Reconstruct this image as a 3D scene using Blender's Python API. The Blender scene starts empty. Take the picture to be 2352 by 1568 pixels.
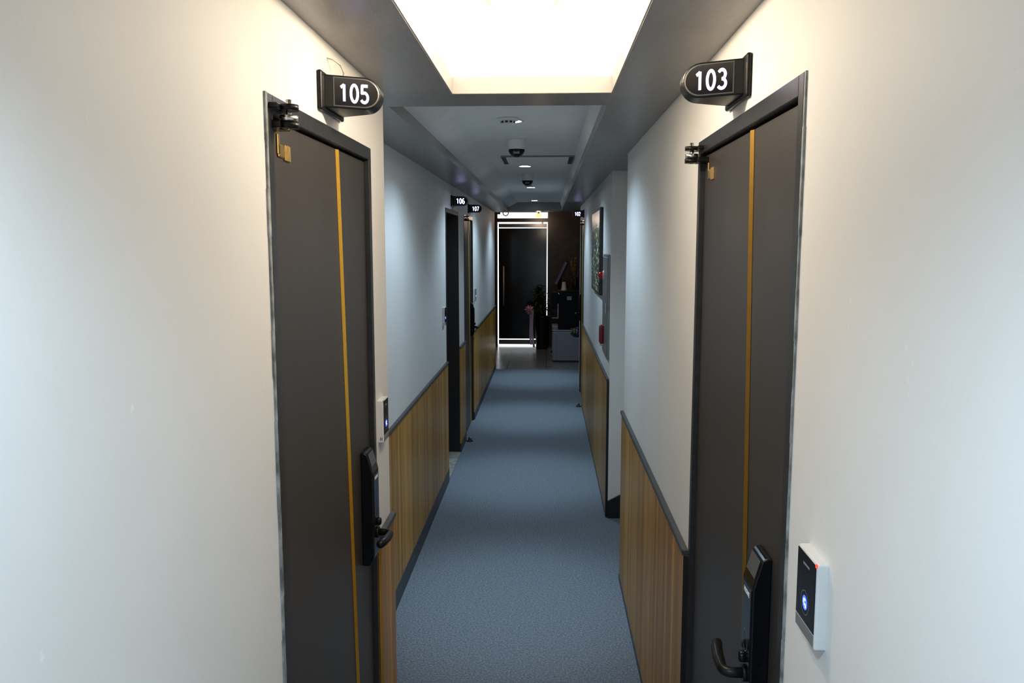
import bpy, bmesh, math, random
from mathutils import Vector, Matrix
random.seed(7)
SC = bpy.context.scene
COL = SC.collection
PI = math.pi

# ------------------------------------------------------------------ materials
def new_mat(name):
    m = bpy.data.materials.new(name); m.use_nodes = True
    nt = m.node_tree; nt.nodes.clear()
    out = nt.nodes.new('ShaderNodeOutputMaterial')
    return m, nt, out
def N(nt, t, **kw):
    n = nt.nodes.new(t)
    for k, v in kw.items():
        if k in n.inputs.keys() and not hasattr(n, k): n.inputs[k].default_value = v
        else: setattr(n, k, v)
    return n
def pbr(name, col, rough=.5, metal=0., spec=.5, noise=0., nscale=40., bump=0., bscale=200., coat=0., stretch=None, col2=None, detail=4.):
    m, nt, out = new_mat(name)
    b = N(nt, 'ShaderNodeBsdfPrincipled')
    b.inputs['Base Color'].default_value = (*col, 1); b.inputs['Roughness'].default_value = rough
    b.inputs['Metallic'].default_value = metal; b.inputs['Specular IOR Level'].default_value = spec
    b.inputs['Coat Weight'].default_value = coat
    tc = N(nt, 'ShaderNodeTexCoord'); vec = tc.outputs['Object']
    if stretch:
        mp = N(nt, 'ShaderNodeMapping'); mp.inputs['Scale'].default_value = stretch
        nt.links.new(vec, mp.inputs['Vector']); vec = mp.outputs['Vector']
    n = N(nt, 'ShaderNodeTexNoise'); n.inputs['Scale'].default_value = nscale; n.inputs['Detail'].default_value = detail
    nt.links.new(vec, n.inputs['Vector'])
    mx = N(nt, 'ShaderNodeMix', data_type='RGBA')
    c2 = col2 if col2 else tuple(c*(1-noise) for c in col)
    mx.inputs[6].default_value = (*col, 1); mx.inputs[7].default_value = (*c2, 1)
    cr = N(nt, 'ShaderNodeValToRGB'); cr.color_ramp.elements[0].position = .35; cr.color_ramp.elements[1].position = .65
    nt.links.new(n.outputs['Fac'], cr.inputs['Fac']); nt.links.new(cr.outputs['Color'], mx.inputs[0])
    nt.links.new(mx.outputs[2], b.inputs['Base Color'])
    if bump > 0:
        n2 = N(nt, 'ShaderNodeTexNoise'); n2.inputs['Scale'].default_value = bscale; n2.inputs['Detail'].default_value = 3
        nt.links.new(tc.outputs['Object'], n2.inputs['Vector'])
        bp = N(nt, 'ShaderNodeBump'); bp.inputs['Strength'].default_value = bump; bp.inputs['Distance'].default_value = .002
        nt.links.new(n2.outputs['Fac'], bp.inputs['Height']); nt.links.new(bp.outputs['Normal'], b.inputs['Normal'])
    nt.links.new(b.outputs[0], out.inputs['Surface'])
    return m
def emit(name, col, s):
    m, nt, out = new_mat(name)
    e = N(nt, 'ShaderNodeEmission'); e.inputs['Color'].default_value = (*col, 1); e.inputs['Strength'].default_value = s
    nt.links.new(e.outputs[0], out.inputs['Surface']); return m
def glass(name, col=(1,1,1), amount=.9):
    m, nt, out = new_mat(name)
    t = N(nt, 'ShaderNodeBsdfTransparent'); t.inputs['Color'].default_value = (*col, 1)
    g = N(nt, 'ShaderNodeBsdfGlossy'); g.inputs['Roughness'].default_value = .02
    mx = N(nt, 'ShaderNodeMixShader'); lw = N(nt, 'ShaderNodeFresnel'); lw.inputs['IOR'].default_value = 1.45
    nt.links.new(lw.outputs[0], mx.inputs[0]); nt.links.new(t.outputs[0], mx.inputs[1]); nt.links.new(g.outputs[0], mx.inputs[2])
    nt.links.new(mx.outputs[0], out.inputs['Surface']); return m

def wood_mat(name):
    """vertical narrow strips (along local Y of the wall) with grain along Z"""
    m, nt, out = new_mat(name); L = nt.links.new
    tc = N(nt, 'ShaderNodeTexCoord'); sp = N(nt, 'ShaderNodeSeparateXYZ'); L(tc.outputs['Object'], sp.inputs[0])
    ad = N(nt, 'ShaderNodeMath', operation='ADD'); L(sp.outputs['X'], ad.inputs[0]); L(sp.outputs['Y'], ad.inputs[1])
    dv = N(nt, 'ShaderNodeMath', operation='DIVIDE'); L(ad.outputs[0], dv.inputs[0]); dv.inputs[1].default_value = .048
    fl = N(nt, 'ShaderNodeMath', operation='FLOOR'); L(dv.outputs[0], fl.inputs[0])
    fr = N(nt, 'ShaderNodeMath', operation='FRACT'); L(dv.outputs[0], fr.inputs[0])
    wn = N(nt, 'ShaderNodeTexWhiteNoise', noise_dimensions='1D'); L(fl.outputs[0], wn.inputs['W'])
    cr = N(nt, 'ShaderNodeValToRGB'); e = cr.color_ramp.elements
    e[0].position = 0; e[0].color = (.35,.172,.024,1); e[1].position = 1; e[1].color = (.66,.350,.058,1)
    x = e.new(.5); x.color = (.50,.258,.038,1)
    L(wn.outputs['Value'], cr.inputs['Fac'])
    mp = N(nt, 'ShaderNodeMapping'); mp.inputs['Scale'].default_value = (60,60,2.2); L(tc.outputs['Object'], mp.inputs['Vector'])
    n = N(nt, 'ShaderNodeTexNoise'); n.inputs['Scale'].default_value = 1.6; n.inputs['Detail'].default_value = 6; n.inputs['Distortion'].default_value = .6
    L(mp.outputs[0], n.inputs['Vector'])
    g = N(nt, 'ShaderNodeValToRGB'); g.color_ramp.elements[0].position = .3; g.color_ramp.elements[0].color = (.62,.6,.56,1)
    g.color_ramp.elements[1].position = .7; g.color_ramp.elements[1].color = (1.08,1.06,1.02,1); L(n.outputs['Fac'], g.inputs['Fac'])
    mu = N(nt, 'ShaderNodeMix', data_type='RGBA', blend_type='MULTIPLY'); mu.inputs[0].default_value = 1
    L(cr.outputs['Color'], mu.inputs[6]); L(g.outputs['Color'], mu.inputs[7])
    gt = N(nt, 'ShaderNodeMath', operation='GREATER_THAN'); L(fr.outputs[0], gt.inputs[0]); gt.inputs[1].default_value = .05
    gm = N(nt, 'ShaderNodeMix', data_type='RGBA'); L(gt.outputs[0], gm.inputs[0]); gm.inputs[6].default_value = (.10,.055,.022,1); L(mu.outputs[2], gm.inputs[7])
    b = N(nt, 'ShaderNodeBsdfPrincipled'); b.inputs['Roughness'].default_value = .34; b.inputs['Specular IOR Level'].default_value = .2
    L(gm.outputs[2], b.inputs['Base Color'])
    bp = N(nt, 'ShaderNodeBump'); bp.inputs['Strength'].default_value = .4; bp.inputs['Distance'].default_value = .002
    L(gt.outputs[0], bp.inputs['Height']); L(bp.outputs['Normal'], b.inputs['Normal'])
    L(b.outputs[0], out.inputs['Surface']); return m

def carpet_mat():
    m, nt, out = new_mat('carpet'); L = nt.links.new
    tc = N(nt, 'ShaderNodeTexCoord')
    n = N(nt, 'ShaderNodeTexNoise'); n.inputs['Scale'].default_value = 105; n.inputs['Detail'].default_value = 3; L(tc.outputs['Object'], n.inputs['Vector'])
    n2 = N(nt, 'ShaderNodeTexNoise'); n2.inputs['Scale'].default_value = 250; n2.inputs['Detail'].default_value = 1; L(tc.outputs['Object'], n2.inputs['Vector'])
    ad = N(nt, 'ShaderNodeMath', operation='ADD'); L(n.outputs['Fac'], ad.inputs[0]); L(n2.outputs['Fac'], ad.inputs[1])
    hf = N(nt, 'ShaderNodeMath', operation='MULTIPLY'); L(ad.outputs[0], hf.inputs[0]); hf.inputs[1].default_value = .5
    cr = N(nt, 'ShaderNodeValToRGB'); e = cr.color_ramp.elements
    e[0].position = .36; e[0].color = (.076,.089,.108,1); e[1].position = .64; e[1].color = (.230,.258,.300,1)
    x = e.new(.5); x.color = (.140,.163,.192,1)
    L(hf.outputs[0], cr.inputs['Fac'])
    b = N(nt, 'ShaderNodeBsdfPrincipled'); b.inputs['Roughness'].default_value = .95; b.inputs['Specular IOR Level'].default_value = .1
    L(cr.outputs['Color'], b.inputs['Base Color'])
    bp = N(nt, 'ShaderNodeBump'); bp.inputs['Strength'].default_value = .6; bp.inputs['Distance'].default_value = .003
    L(hf.outputs[0], bp.inputs['Height']); L(bp.outputs['Normal'], b.inputs['Normal'])
    L(b.outputs[0], out.inputs['Surface']); return m

def wall_mat():
    m, nt, out = new_mat('wall_paint'); L = nt.links.new
    tc = N(nt, 'ShaderNodeTexCoord')
    n = N(nt, 'ShaderNodeTexNoise'); n.inputs['Scale'].default_value = 3; n.inputs['Detail'].default_value = 5; L(tc.outputs['Object'], n.inputs['Vector'])
    cr = N(nt, 'ShaderNodeValToRGB'); e = cr.color_ramp.elements
    e[0].position = .3; e[0].color = (.70,.69,.675,1); e[1].position = .7; e[1].color = (.74,.73,.715,1); L(n.outputs['Fac'], cr.inputs['Fac'])
    # sparse pale scuffs
    mp = N(nt, 'ShaderNodeMapping'); mp.inputs['Scale'].default_value = (1,1,.55); mp.inputs['Rotation'].default_value = (.5,0,0); L(tc.outputs['Object'], mp.inputs['Vector'])
    s = N(nt, 'ShaderNodeTexNoise'); s.inputs['Scale'].default_value = 26; s.inputs['Detail'].default_value = 2; s.inputs['Distortion'].default_value = 1.5; L(mp.outputs[0], s.inputs['Vector'])
    g = N(nt, 'ShaderNodeValToRGB'); g.color_ramp.elements[0].position = .74; g.color_ramp.elements[1].position = .80; L(s.outputs['Fac'], g.inputs['Fac'])
    mx = N(nt, 'ShaderNodeMix', data_type='RGBA'); L(g.outputs['Color'], mx.inputs[0]); L(cr.outputs['Color'], mx.inputs[6]); mx.inputs[7].default_value = (.80,.79,.77,1)
    b = N(nt, 'ShaderNodeBsdfPrincipled'); b.inputs['Roughness'].default_value = .62; b.inputs['Specular IOR Level'].default_value = .3
    L(mx.outputs[2], b.inputs['Base Color'])
    n2 = N(nt, 'ShaderNodeTexNoise'); n2.inputs['Scale'].default_value = 90; n2.inputs['Detail'].default_value = 4; L(tc.outputs['Object'], n2.inputs['Vector'])
    bp = N(nt, 'ShaderNodeBump'); bp.inputs['Strength'].default_value = .12; bp.inputs['Distance'].default_value = .002
    L(n2.outputs['Fac'], bp.inputs['Height']); L(bp.outputs['Normal'], b.inputs['Normal'])
    L(b.outputs[0], out.inputs['Surface']); return m

def tile_mat():
    m, nt, out = new_mat('lobby_tile'); L = nt.links.new
    tc = N(nt, 'ShaderNodeTexCoord')
    br = N(nt, 'ShaderNodeTexBrick'); br.offset = 0; br.inputs['Scale'].default_value = 1; br.inputs['Brick Width'].default_value = .6; br.inputs['Row Height'].default_value = .6
    br.inputs['Mortar Size'].default_value = .004; br.inputs['Color1'].default_value = (.19,.175,.168,1); br.inputs['Color2'].default_value = (.22,.20,.19,1); br.inputs['Mortar'].default_value = (.05,.05,.05,1)
    L(tc.outputs['Object'], br.inputs['Vector'])
    b = N(nt, 'ShaderNodeBsdfPrincipled'); b.inputs['Roughness'].default_value = .24; L(br.outputs['Color'], b.inputs['Base Color'])
    L(b.outputs[0], out.inputs['Surface']); return m

def picture_mat():
    m, nt, out = new_mat('picture_print'); L = nt.links.new
    tc = N(nt, 'ShaderNodeTexCoord'); sp = N(nt, 'ShaderNodeSeparateXYZ'); L(tc.outputs['Object'], sp.inputs[0])
    # leafy speckle
    pm = N(nt, 'ShaderNodeMapping'); pm.inputs['Scale'].default_value = (1,.22,1); L(tc.outputs['Object'], pm.inputs['Vector'])
    n = N(nt, 'ShaderNodeTexNoise'); n.inputs['Scale'].default_value = 52; n.inputs['Detail'].default_value = 4; L(pm.outputs[0], n.inputs['Vector'])
    lf = N(nt, 'ShaderNodeValToRGB'); e = lf.color_ramp.elements
    e[0].position = .42; e[0].color = (.006,.009,.005,1); e[1].position = .66; e[1].color = (.85,.80,.55,1)
    x = e.new(.52); x.color = (.05,.07,.028,1); x = e.new(.58); x.color = (.22,.25,.10,1)
    L(n.outputs['Fac'], lf.inputs['Fac'])
    # ragged horizon between peach sky and leaves
    mp = N(nt, 'ShaderNodeMapping'); mp.inputs['Scale'].default_value = (1,3,.01); L(tc.outputs['Object'], mp.inputs['Vector'])
    h = N(nt, 'ShaderNodeTexNoise'); h.inputs['Scale'].default_value = 3.0; h.inputs['Detail'].default_value = 5; L(mp.outputs[0], h.inputs['Vector'])
    hm = N(nt, 'ShaderNodeMath', operation='MULTIPLY_ADD'); L(h.outputs['Fac'], hm.inputs[0]); hm.inputs[1].default_value = .34; hm.inputs[2].default_value = .03
    gt = N(nt, 'ShaderNodeMath', operation='GREATER_THAN'); L(sp.outputs['Z'], gt.inputs[0]); L(hm.outputs[0], gt.inputs[1])
    mx = N(nt, 'ShaderNodeMix', data_type='RGBA'); L(gt.outputs[0], mx.inputs[0]); L(lf.outputs['Color'], mx.inputs[6]); mx.inputs[7].default_value = (.72,.46,.36,1)
    b = N(nt, 'ShaderNodeBsdfPrincipled'); b.inputs['Roughness'].default_value = .35; L(mx.outputs[2], b.inputs['Base Color'])
    L(b.outputs[0], out.inputs['Surface']); return m

M = dict(
 wall=wall_mat(), carpet=carpet_mat(), wood=wood_mat('wainscot_wood'), tile=tile_mat(), print=picture_mat(),
 soffit=pbr('soffit_paper', (.25,.235,.22), .32, spec=.5, noise=.10, nscale=60, bump=.25, bscale=260, stretch=(1,.15,1)),
 ceil=pbr('recess_paint', (.80,.785,.77), .6, noise=.04, nscale=8, bump=.1, bscale=160),
 tray=pbr('tray_paint', (.47,.45,.41), .6, noise=.02, nscale=8),
 white=pbr('white_plastic', (.72,.72,.71), .4, noise=.03),
 cap=pbr('cap_rail', (.050,.052,.056), .38, noise=.15, nscale=25),
 base=pbr('baseboard_grey', (.045,.048,.052), .45, noise=.15, nscale=25),
 black=pbr('black_paint', (.006,.006,.007), .5, noise=.2),
 frame=pbr('door_frame_metal', (.040,.040,.043), .34, metal=.35, noise=.25, nscale=30),
 leaf=pbr('door_leaf', (.058,.050,.045), .40, metal=.15, noise=.45, nscale=420, bump=.15, bscale=500, detail=2),
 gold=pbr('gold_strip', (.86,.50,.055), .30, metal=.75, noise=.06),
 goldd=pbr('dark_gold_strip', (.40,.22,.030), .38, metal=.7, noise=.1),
 emblem=pbr('gold_emblem', (.95,.62,.22), .22, metal=.9, noise=.05),
 caulk=pbr('grey_caulk', (.36,.38,.38), .7, noise=.7, nscale=22, bump=.5, bscale=80),
 gloss=pbr('gloss_black', (.006,.006,.007), .16, spec=.2, noise=.1),
 satin=pbr('satin_black', (.007,.0068,.0065), .33, spec=.22, noise=.2, nscale=60),
 lens=pbr('smoked_lens', (.010,.010,.011), .10, spec=.22, noise=.1),
 steel=pbr('brushed_steel', (.62,.60,.57), .26, metal=1, noise=.1, nscale=60),
 silver=pbr('silver_plastic', (.74,.735,.73), .36, metal=.25, noise=.04),
 slate=pbr('slate_plastic', (.075,.08,.09), .35, noise=.05), dsilver=pbr('grey_plastic', (.22,.22,.22), .4, metal=.2, noise=.04),
 mark=pbr('grey_print', (.22,.23,.24), .5), wmark=pbr('white_print', (.78,.78,.78), .5),
 red=pbr('red_lens', (.55,.010,.008), .15, noise=.1), dred=pbr('dark_red_plastic', (.20,.010,.016), .25, noise=.1),
 cabgrey=pbr('cabinet_steel', (.24,.245,.25), .35, metal=.5, noise=.1),
 digit=emit('lit_digits', (.54,.50,1.0), 5.5), blue=emit('blue_led', (.03,.07,1.0), 4.0), bluew=emit('pale_blue_led', (.55,.7,1.0), 4.0),
 redled=emit('red_led', (1,.05,.03), 2.5),
 lampw=emit('lamp_diffuser', (1,.84,.62), 6), lampring=emit('lamp_ring', (1,.86,.66), 1.15), panel=emit('tray_glow_sheet', (1,.86,.68), 3.6), dl=emit('downlight_diffuser', (.86,.95,1.0), 30),
 orange=emit('amber_bulb', (1,.60,.24), 1.5),
 brown=pbr('lobby_stone', (.046,.024,.018), .32, noise=.45, nscale=9, bump=.2, bscale=40),
 lobceil=pbr('lobby_ceiling', (.05,.045,.042), .5, noise=.1),
 film=pbr('dark_film_glass', (.004,.004,.0045), .10, noise=.1), rail=pbr('door_rail', (.16,.16,.16), .3, metal=.7, noise=.1),
 pot=pbr('dark_pot', (.018,.013,.013), .35, noise=.2), leafg=pbr('plant_leaf', (.055,.085,.035), .45, noise=.5, nscale=18),
 leafb=pbr('bright_leaf', (.05,.12,.05), .45, noise=.5, nscale=30),
 stem=pbr('plant_stem', (.06,.04,.02), .7, noise=.3), soil=pbr('soil', (.02,.014,.01), .9, noise=.4),
 pink=pbr('pink_ribbon', (.90,.26,.38), .4, noise=.25, nscale=30), palepink=pbr('pale_pink_ribbon', (.92,.68,.72), .4, noise=.1), lilac=pbr('lilac_ribbon', (.88,.60,.84), .42, noise=.2, nscale=20),
 cab=pbr('grey_cabinet', (.235,.245,.27), .4, noise=.06, nscale=10), cabtop=pbr('cabinet_top', (.36,.30,.28), .4, noise=.05),
 machine=pbr('machine_black', (.005,.005,.0055), .45, spec=.12, noise=.1), cup=pbr('paper_cup', (.88,.52,.40), .6, noise=.06),
 dry=pbr('dried_flower', (.45,.28,.13), .9, noise=.5, nscale=40), kiosk=pbr('kiosk_edge', (.24,.24,.46), .4, noise=.05),
 counter=pbr('counter_dark', (.015,.013,.012), .4, noise=.2), counteredge=pbr('counter_edge', (.22,.21,.20), .4),
 stone=pbr('threshold_stone', (.40,.36,.32), .22, noise=.35, nscale=14), dark=pbr('dark_room', (.010,.010,.010), .7, noise=.2),
 wire=pbr('pale_wire', (.42,.36,.26), .5), glass=glass('clear_glass'), rubber=pbr('black_rubber', (.012,.012,.012), .7, noise=.2),
)

# ------------------------------------------------------------------ mesh builder
class MB:
    def __init__(s): s.bm = bmesh.new(); s.mi = 0
    def _v(s, fs):
        for f in fs: f.material_index = s.mi
    def box(s, x0, x1, y0, y1, z0, z1, bev=0., seg=2):
        x0, x1 = min(x0,x1), max(x0,x1); y0, y1 = min(y0,y1), max(y0,y1); z0, z1 = min(z0,z1), max(z0,z1)
        t = bmesh.new(); bmesh.ops.create_cube(t, size=1)
        for v in t.verts: v.co = Vector(((x0+x1)/2+v.co.x*(x1-x0), (y0+y1)/2+v.co.y*(y1-y0), (z0+z1)/2+v.co.z*(z1-z0)))
        if bev > 0: bmesh.ops.bevel(t, geom=t.edges[:], offset=bev, segments=seg, affect='EDGES', profile=.5)
        s.merge(t); return s
    def merge(s, t, mat=None):
        vm = {}
        for v in t.verts: vm[v] = s.bm.verts.new(mat @ v.co if mat else v.co)
        for f in t.faces:
            try:
                nf = s.bm.faces.new([vm[v] for v in f.verts]); nf.material_index = s.mi; nf.smooth = f.smooth
            except ValueError: pass
        t.free(); return s
    def prism(s, poly, axis, a, b, bev=0., fn=None):
        """extrude a 2D polygon along axis ('x','y','z') from a to b; fn optional (p,t)->Vector"""
        def P(p, t):
            if fn: return fn(p, t)
            if axis == 'x': return Vector((t, p[0], p[1]))
            if axis == 'y': return Vector((p[0], t, p[1]))
            return Vector((p[0], p[1], t))
        t = bmesh.new()
        A = [t.verts.new(P(p, a)) for p in poly]; B = [t.verts.new(P(p, b)) for p in poly]
        t.faces.new(A[::-1]); t.faces.new(B)
        n = len(poly)
        for i in range(n): t.faces.new([A[i], A[(i+1)%n], B[(i+1)%n], B[i]])
        bmesh.ops.recalc_face_normals(t, faces=t.faces[:])
        if bev > 0: bmesh.ops.bevel(t, geom=t.edges[:], offset=bev, segments=2, affect='EDGES', profile=.5)
        s.merge(t); return s
    def cyl(s, p0, p1, r0, r1=None, n=20, smooth=True):
        p0, p1 = Vector(p0), Vector(p1); r1 = r0 if r1 is None else r1
        d = (p1-p0); q = d.to_track_quat('Z', 'Y').to_matrix()
        t = bmesh.new()
        A = [t.verts.new(p0 + q @ Vector((r0*math.cos(2*PI*i/n), r0*math.sin(2*PI*i/n), 0))) for i in range(n)]
        B = [t.verts.new(p1 + q @ Vector((r1*math.cos(2*PI*i/n), r1*math.sin(2*PI*i/n), 0))) for i in range(n)]
        t.faces.new(A[::-1]); t.faces.new(B)
        for i in range(n):
            f = t.faces.new([A[i], A[(i+1)%n], B[(i+1)%n], B[i]]); f.smooth = smooth
        s.merge(t); return s
    def lathe(s, prof, c=(0,0,0), n=28, axis='z'):
        t = bmesh.new(); c = Vector(c); rings = []
        for r, h in prof:
            ring = []
            for i in range(n):
                a = 2*PI*i/n; x, y = max(r,1e-5)*math.cos(a), max(r,1e-5)*math.sin(a)
                v = {'z': (x,y,h), 'x': (h,x,y), 'y': (x,h,y)}[axis]
                ring.append(t.verts.new(c+Vector(v)))
            rings.append(ring)
        for a, b in zip(rings, rings[1:]):
            for i in range(n):
                f = t.faces.new([a[i], a[(i+1)%n], b[(i+1)%n], b[i]]); f.smooth = True
        t.faces.new(rings[0][::-1]); t.faces.new(rings[-1])
        bmesh.ops.recalc_face_normals(t, faces=t.faces[:])
        s.merge(t); return s
    def tube(s, pts, r, n=12):
        pts = [Vector(p) for p in pts]; t = bmesh.new(); rings = []
        rr = r if isinstance(r, (list, tuple)) else [r]*len(pts)
        for i, p in enumerate(pts):
            d = (pts[min(i+1, len(pts)-1)] - pts[max(i-1, 0)]).normalized()
            q = d.to_track_quat('Z', 'Y').to_matrix()
            rings.append([t.verts.new(p + q @ Vector((rr[i]*math.cos(2*PI*k/n), rr[i]*math.sin(2*PI*k/n), 0))) for k in range(n)])
        for a, b in zip(rings, rings[1:]):
            off = min(range(n), key=lambda k: (a[0].co-b[k].co).length)
            for k in range(n):
                f = t.faces.new([a[k], a[(k+1)%n], b[(k+1+off)%n], b[(k+off)%n]]); f.smooth = True
        t.faces.new(rings[0][::-1]); t.faces.new(rings[-1])
        bmesh.ops.recalc_face_normals(t, faces=t.faces[:])
        s.merge(t); return s
    def quad(s, *ps):
        f = s.bm.faces.new([s.bm.verts.new(p) for p in ps]); f.material_index = s.mi; return s
    def sphere(s, c, r, u=24, v=14, sx=1, sy=1, sz=1):
        t = bmesh.new(); bmesh.ops.create_uvsphere(t, u_segments=u, v_segments=v, radius=r)
        for f in t.faces: f.smooth = True
        s.merge(t, Matrix.Translation(c) @ Matrix.Diagonal((sx,sy,sz,1))); return s
    def build(s, name, mats, parent=None, loc=None):
        me = bpy.data.meshes.new(name); s.bm.to_mesh(me); s.bm.free()
        o = bpy.data.objects.new(name, me); COL.objects.link(o)
        for m in (mats if isinstance(mats, (list, tuple)) else [mats]): me.materials.append(m)
        if parent: o.parent = parent
        if loc: o.location = loc
        return o

def tag(o, label, cat=None, group=None, kind=None):
    o['label'] = label
    if cat: o['category'] = cat
    if group: o['group'] = group
    if kind: o['kind'] = kind
    return o
def thing(name, label, cat, loc=(0,0,0), rz=0., group=None, kind=None):
    o = bpy.data.objects.new(name, None); COL.objects.link(o); o.empty_display_size = .1
    o.location = loc; o.rotation_euler = (0,0,rz)
    return tag(o, label, cat, group, kind)
def text_mesh(s, size, bold, extrude, mat, parent, origin, right, up, center=True, shear=0.):
    name = 'lettering'
    cu = bpy.data.curves.new(name, 'FONT'); cu.body = s; cu.size = size; cu.offset = bold; cu.extrude = extrude
    cu.align_x = 'CENTER' if center else 'LEFT'; cu.align_y = 'CENTER'; cu.shear = shear; cu.resolution_u = 6
    to = bpy.data.objects.new(name+'_tmp', cu); COL.objects.link(to)
    dg = bpy.context.evaluated_depsgraph_get(); dg.update()
    me = bpy.data.meshes.new_from_object(to.evaluated_get(dg))
    bpy.data.objects.remove(to); bpy.data.curves.remove(cu)
    me.materials.clear(); me.materials.append(mat)
    R, U = Vector(right).normalized(), Vector(up).normalized(); Nn = R.cross(U)
    mat4 = Matrix(((R.x,U.x,Nn.x,origin[0]),(R.y,U.y,Nn.y,origin[1]),(R.z,U.z,Nn.z,origin[2]),(0,0,0,1)))
    me.transform(mat4); me.name = name
    o = bpy.data.objects.new(name, me); COL.objects.link(o); o.parent = parent
    return o

# ------------------------------------------------------------------ key measures (metres; camera stands at x=0,y=0)
XR, XN, XF = .428, -.53, -.78           # right wall, near left wall, far left wall
ZS, ZT, ZC = 2.352, 2.41, 2.475          # soffit, lamp tray top, far recess top
TR = .965                               # wainscot cap height
YE = 12.25                              # end of carpet
YL = 15.10                              # lobby front wall
YCORNER = 2.695
# doors: (y0,y1) of frame
D105 = (1.56, 2.47); D103 = (1.415, 2.365); D106 = (6.32, 7.235); D107 = (7.72, 8.63); D102 = (9.48, 10.40)
DH = 2.155

# ------------------------------------------------------------------ setting
def struct(name, mb, mats, label, cat, **kw):
    return tag(mb.build(name, mats, **kw), label, cat, kind='structure')

struct('floor', MB().box(-1.2, 1.2, -3, YE, -.06, 0), M['carpet'], 'blue grey speckled carpet running down the corridor', 'floor')
struct('floor_lobby', MB().box(-1.2, 2.4, YE, YL+.25, -.06, 0), M['tile'], 'polished dark tile floor of the lobby beyond the carpet', 'floor')

w = MB()
w.box(-1.15, XN, -3, D105[0], 0, ZS)
w.box(-1.15, XN, D105[0], D105[1], DH, ZS)
w.box(-1.15, XN-.10, D105[0], D105[1], 0, DH)
# last strip to the rounded outer corner
r = .010
arc = [(XN-r+r*math.cos(a), YCORNER-r+r*math.sin(a)) for a in [i*PI/2/6 for i in range(7)]]
w.prism([(-1.15, D105[1]), (XN, D105[1])] + arc + [(-1.15, YCORNER)], 'z', 0, ZS)
w.box(-1.15, XF, YCORNER, D106[0], 0, ZS)
w.box(-1.15, XF, D106[0], D106[1], DH, ZS)
w.box(-1.15, XF-.16, D106[0], D106[1], 0, DH)
w.box(-1.15, XF, D106[1], D107[0], 0, ZS)
w.box(-1.15, XF, D107[0], D107[1], DH, ZS)
w.box(-1.15, XF-.10, D107[0], D107[1], 0, DH)
w.box(-1.15, XF, D107[1], YE+.05, 0, ZS)
struct('wall_left', w, M['wall'], 'off white painted wall on the left with the step behind the near door', 'wall')

w = MB(); XO = .85; YA, YB = 4.455, 5.50
w.box(XR, XO, -3, D103[0], 0, ZS)
w.box(XR, XO, D103[0], D103[1], DH, ZS)
w.box(XR+.10, XO, D103[0], D103[1], 0, DH)
w.box(XR, XO, D103[1], YA, 0, ZS)
w.box(XO-.03, XO, YA, YB, 0, ZS)
w.box(XR, XO, YB, D102[0], 0, ZS)
w.box(XR, XO, D102[0], D102[1], DH, ZS)
w.box(XR+.10, XO, D102[0], D102[1], 0, DH)
w.box(XR, XO, D102[1], 10.62, 0, ZS)
struct('wall_right', w, M['wall'], 'off white painted wall on the right broken by a shallow alcove', 'wall')
struct('wall_back', MB().box(-1.15, .85, -3.1, -3, 0, ZS), M['wall'], 'off white wall closing the corridor behind', 'wall')

# ceiling: grey soffit with a lit tray and a long shallow recess
c = MB(); XT0, XT1, YT0, YT1 = -.31, .208, 1.30, 2.705; XC0, YC0, YC1 = -.558, 2.935, 11.85; TOP = 2.62
c.box(-1.2, XC0, -3.1, YE+.05, ZS, TOP); c.box(XT1, 1.2, -3.1, YE+.05, ZS, TOP)
c.box(XC0, XT0, -3.1, YC0, ZS, TOP); c.box(XT0, XT1, -3.1, YT0, ZS, TOP)
c.box(XT0, XT1, YT1, YC0, ZS, TOP); c.box(XC0, XT1, YC1, YE+.05, ZS, TOP)
c.mi = 1
c.box(XC0, XT1, YC0, YC1, ZC, TOP)
c.prism([(XC0,ZS+.048),(XC0+.16,ZC+.01),(XC0,ZC+.01)], 'y', YC0, YC1)
c.prism([(XT1,ZS+.048),(XT1,ZC+.01),(XT1-.025,ZC+.01)], 'y', YC0, YC1)
c.mi = 2
c.box(XT0, XT1, YT0, YT1, ZT, TOP)
c.box(XT0, XT1, YT1-.004, YT1, ZS+.001, ZT); c.box(XT0, XT1, YT0, YT0+.004, ZS+.001, ZT)
c.box(XT0, XT0+.004, YT0, YT1, ZS+.001, ZT); c.box(XT1-.004, XT1, YT0, YT1, ZS+.001, ZT)
struct('ceiling', c, [M['soffit'], M['ceil'], M['tray']], 'grey papered ceiling with a lit tray and a long shallow recess', 'ceiling')

# wainscot panels with cap rails, baseboards
def wains(name, x, out, y0, y1, label, end0=False, base=True, bh=.055):
    """out=+1 panel sticks out to +x (left wall), -1 to -x (right wall)"""
    t = .012
    o = thing(name, label, 'wainscot', kind='structure')
    MB().box(x, x+out*t, y0, y1, bh if base else 0, TR-.018).build('panel', M['wood'], o)
    MB().box(x, x+out*(t+.007), y0, y1, TR-.018, TR, .003, 1).build('cap_rail', M['cap'], o)
    if base: MB().box(x, x+out*(t+.003), y0, y1, 0, bh).build('baseboard', M['base'], o)
    if end0: MB().box(x, x+out*(t+.004), y0-.012, y0, 0, TR-.018).build('edge_strip', M['black'], o)
    return o
wains('trim_1', XN, 1, D105[1], YCORNER, 'short strip of wood wainscot between the 105 door and the corner', base=False)
wains('trim_2', XF, 1, YCORNER, D106[0], 'wood wainscot along the left wall before the open 106 doorway', bh=.105)
wains('trim_3', XF, 1, D106[1], D107[0], 'narrow wood wainscot between the 106 and 107 doors', bh=.08)
wains('trim_4', XF, 1, D107[1], YE+.05, 'wood wainscot on the left wall beyond the 107 door', bh=.08)
wains('trim_5', XR, -1, D103[1]+.012, YA, 'wood wainscot on the right wall beside the 103 door', end0=True, bh=.03)
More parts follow.
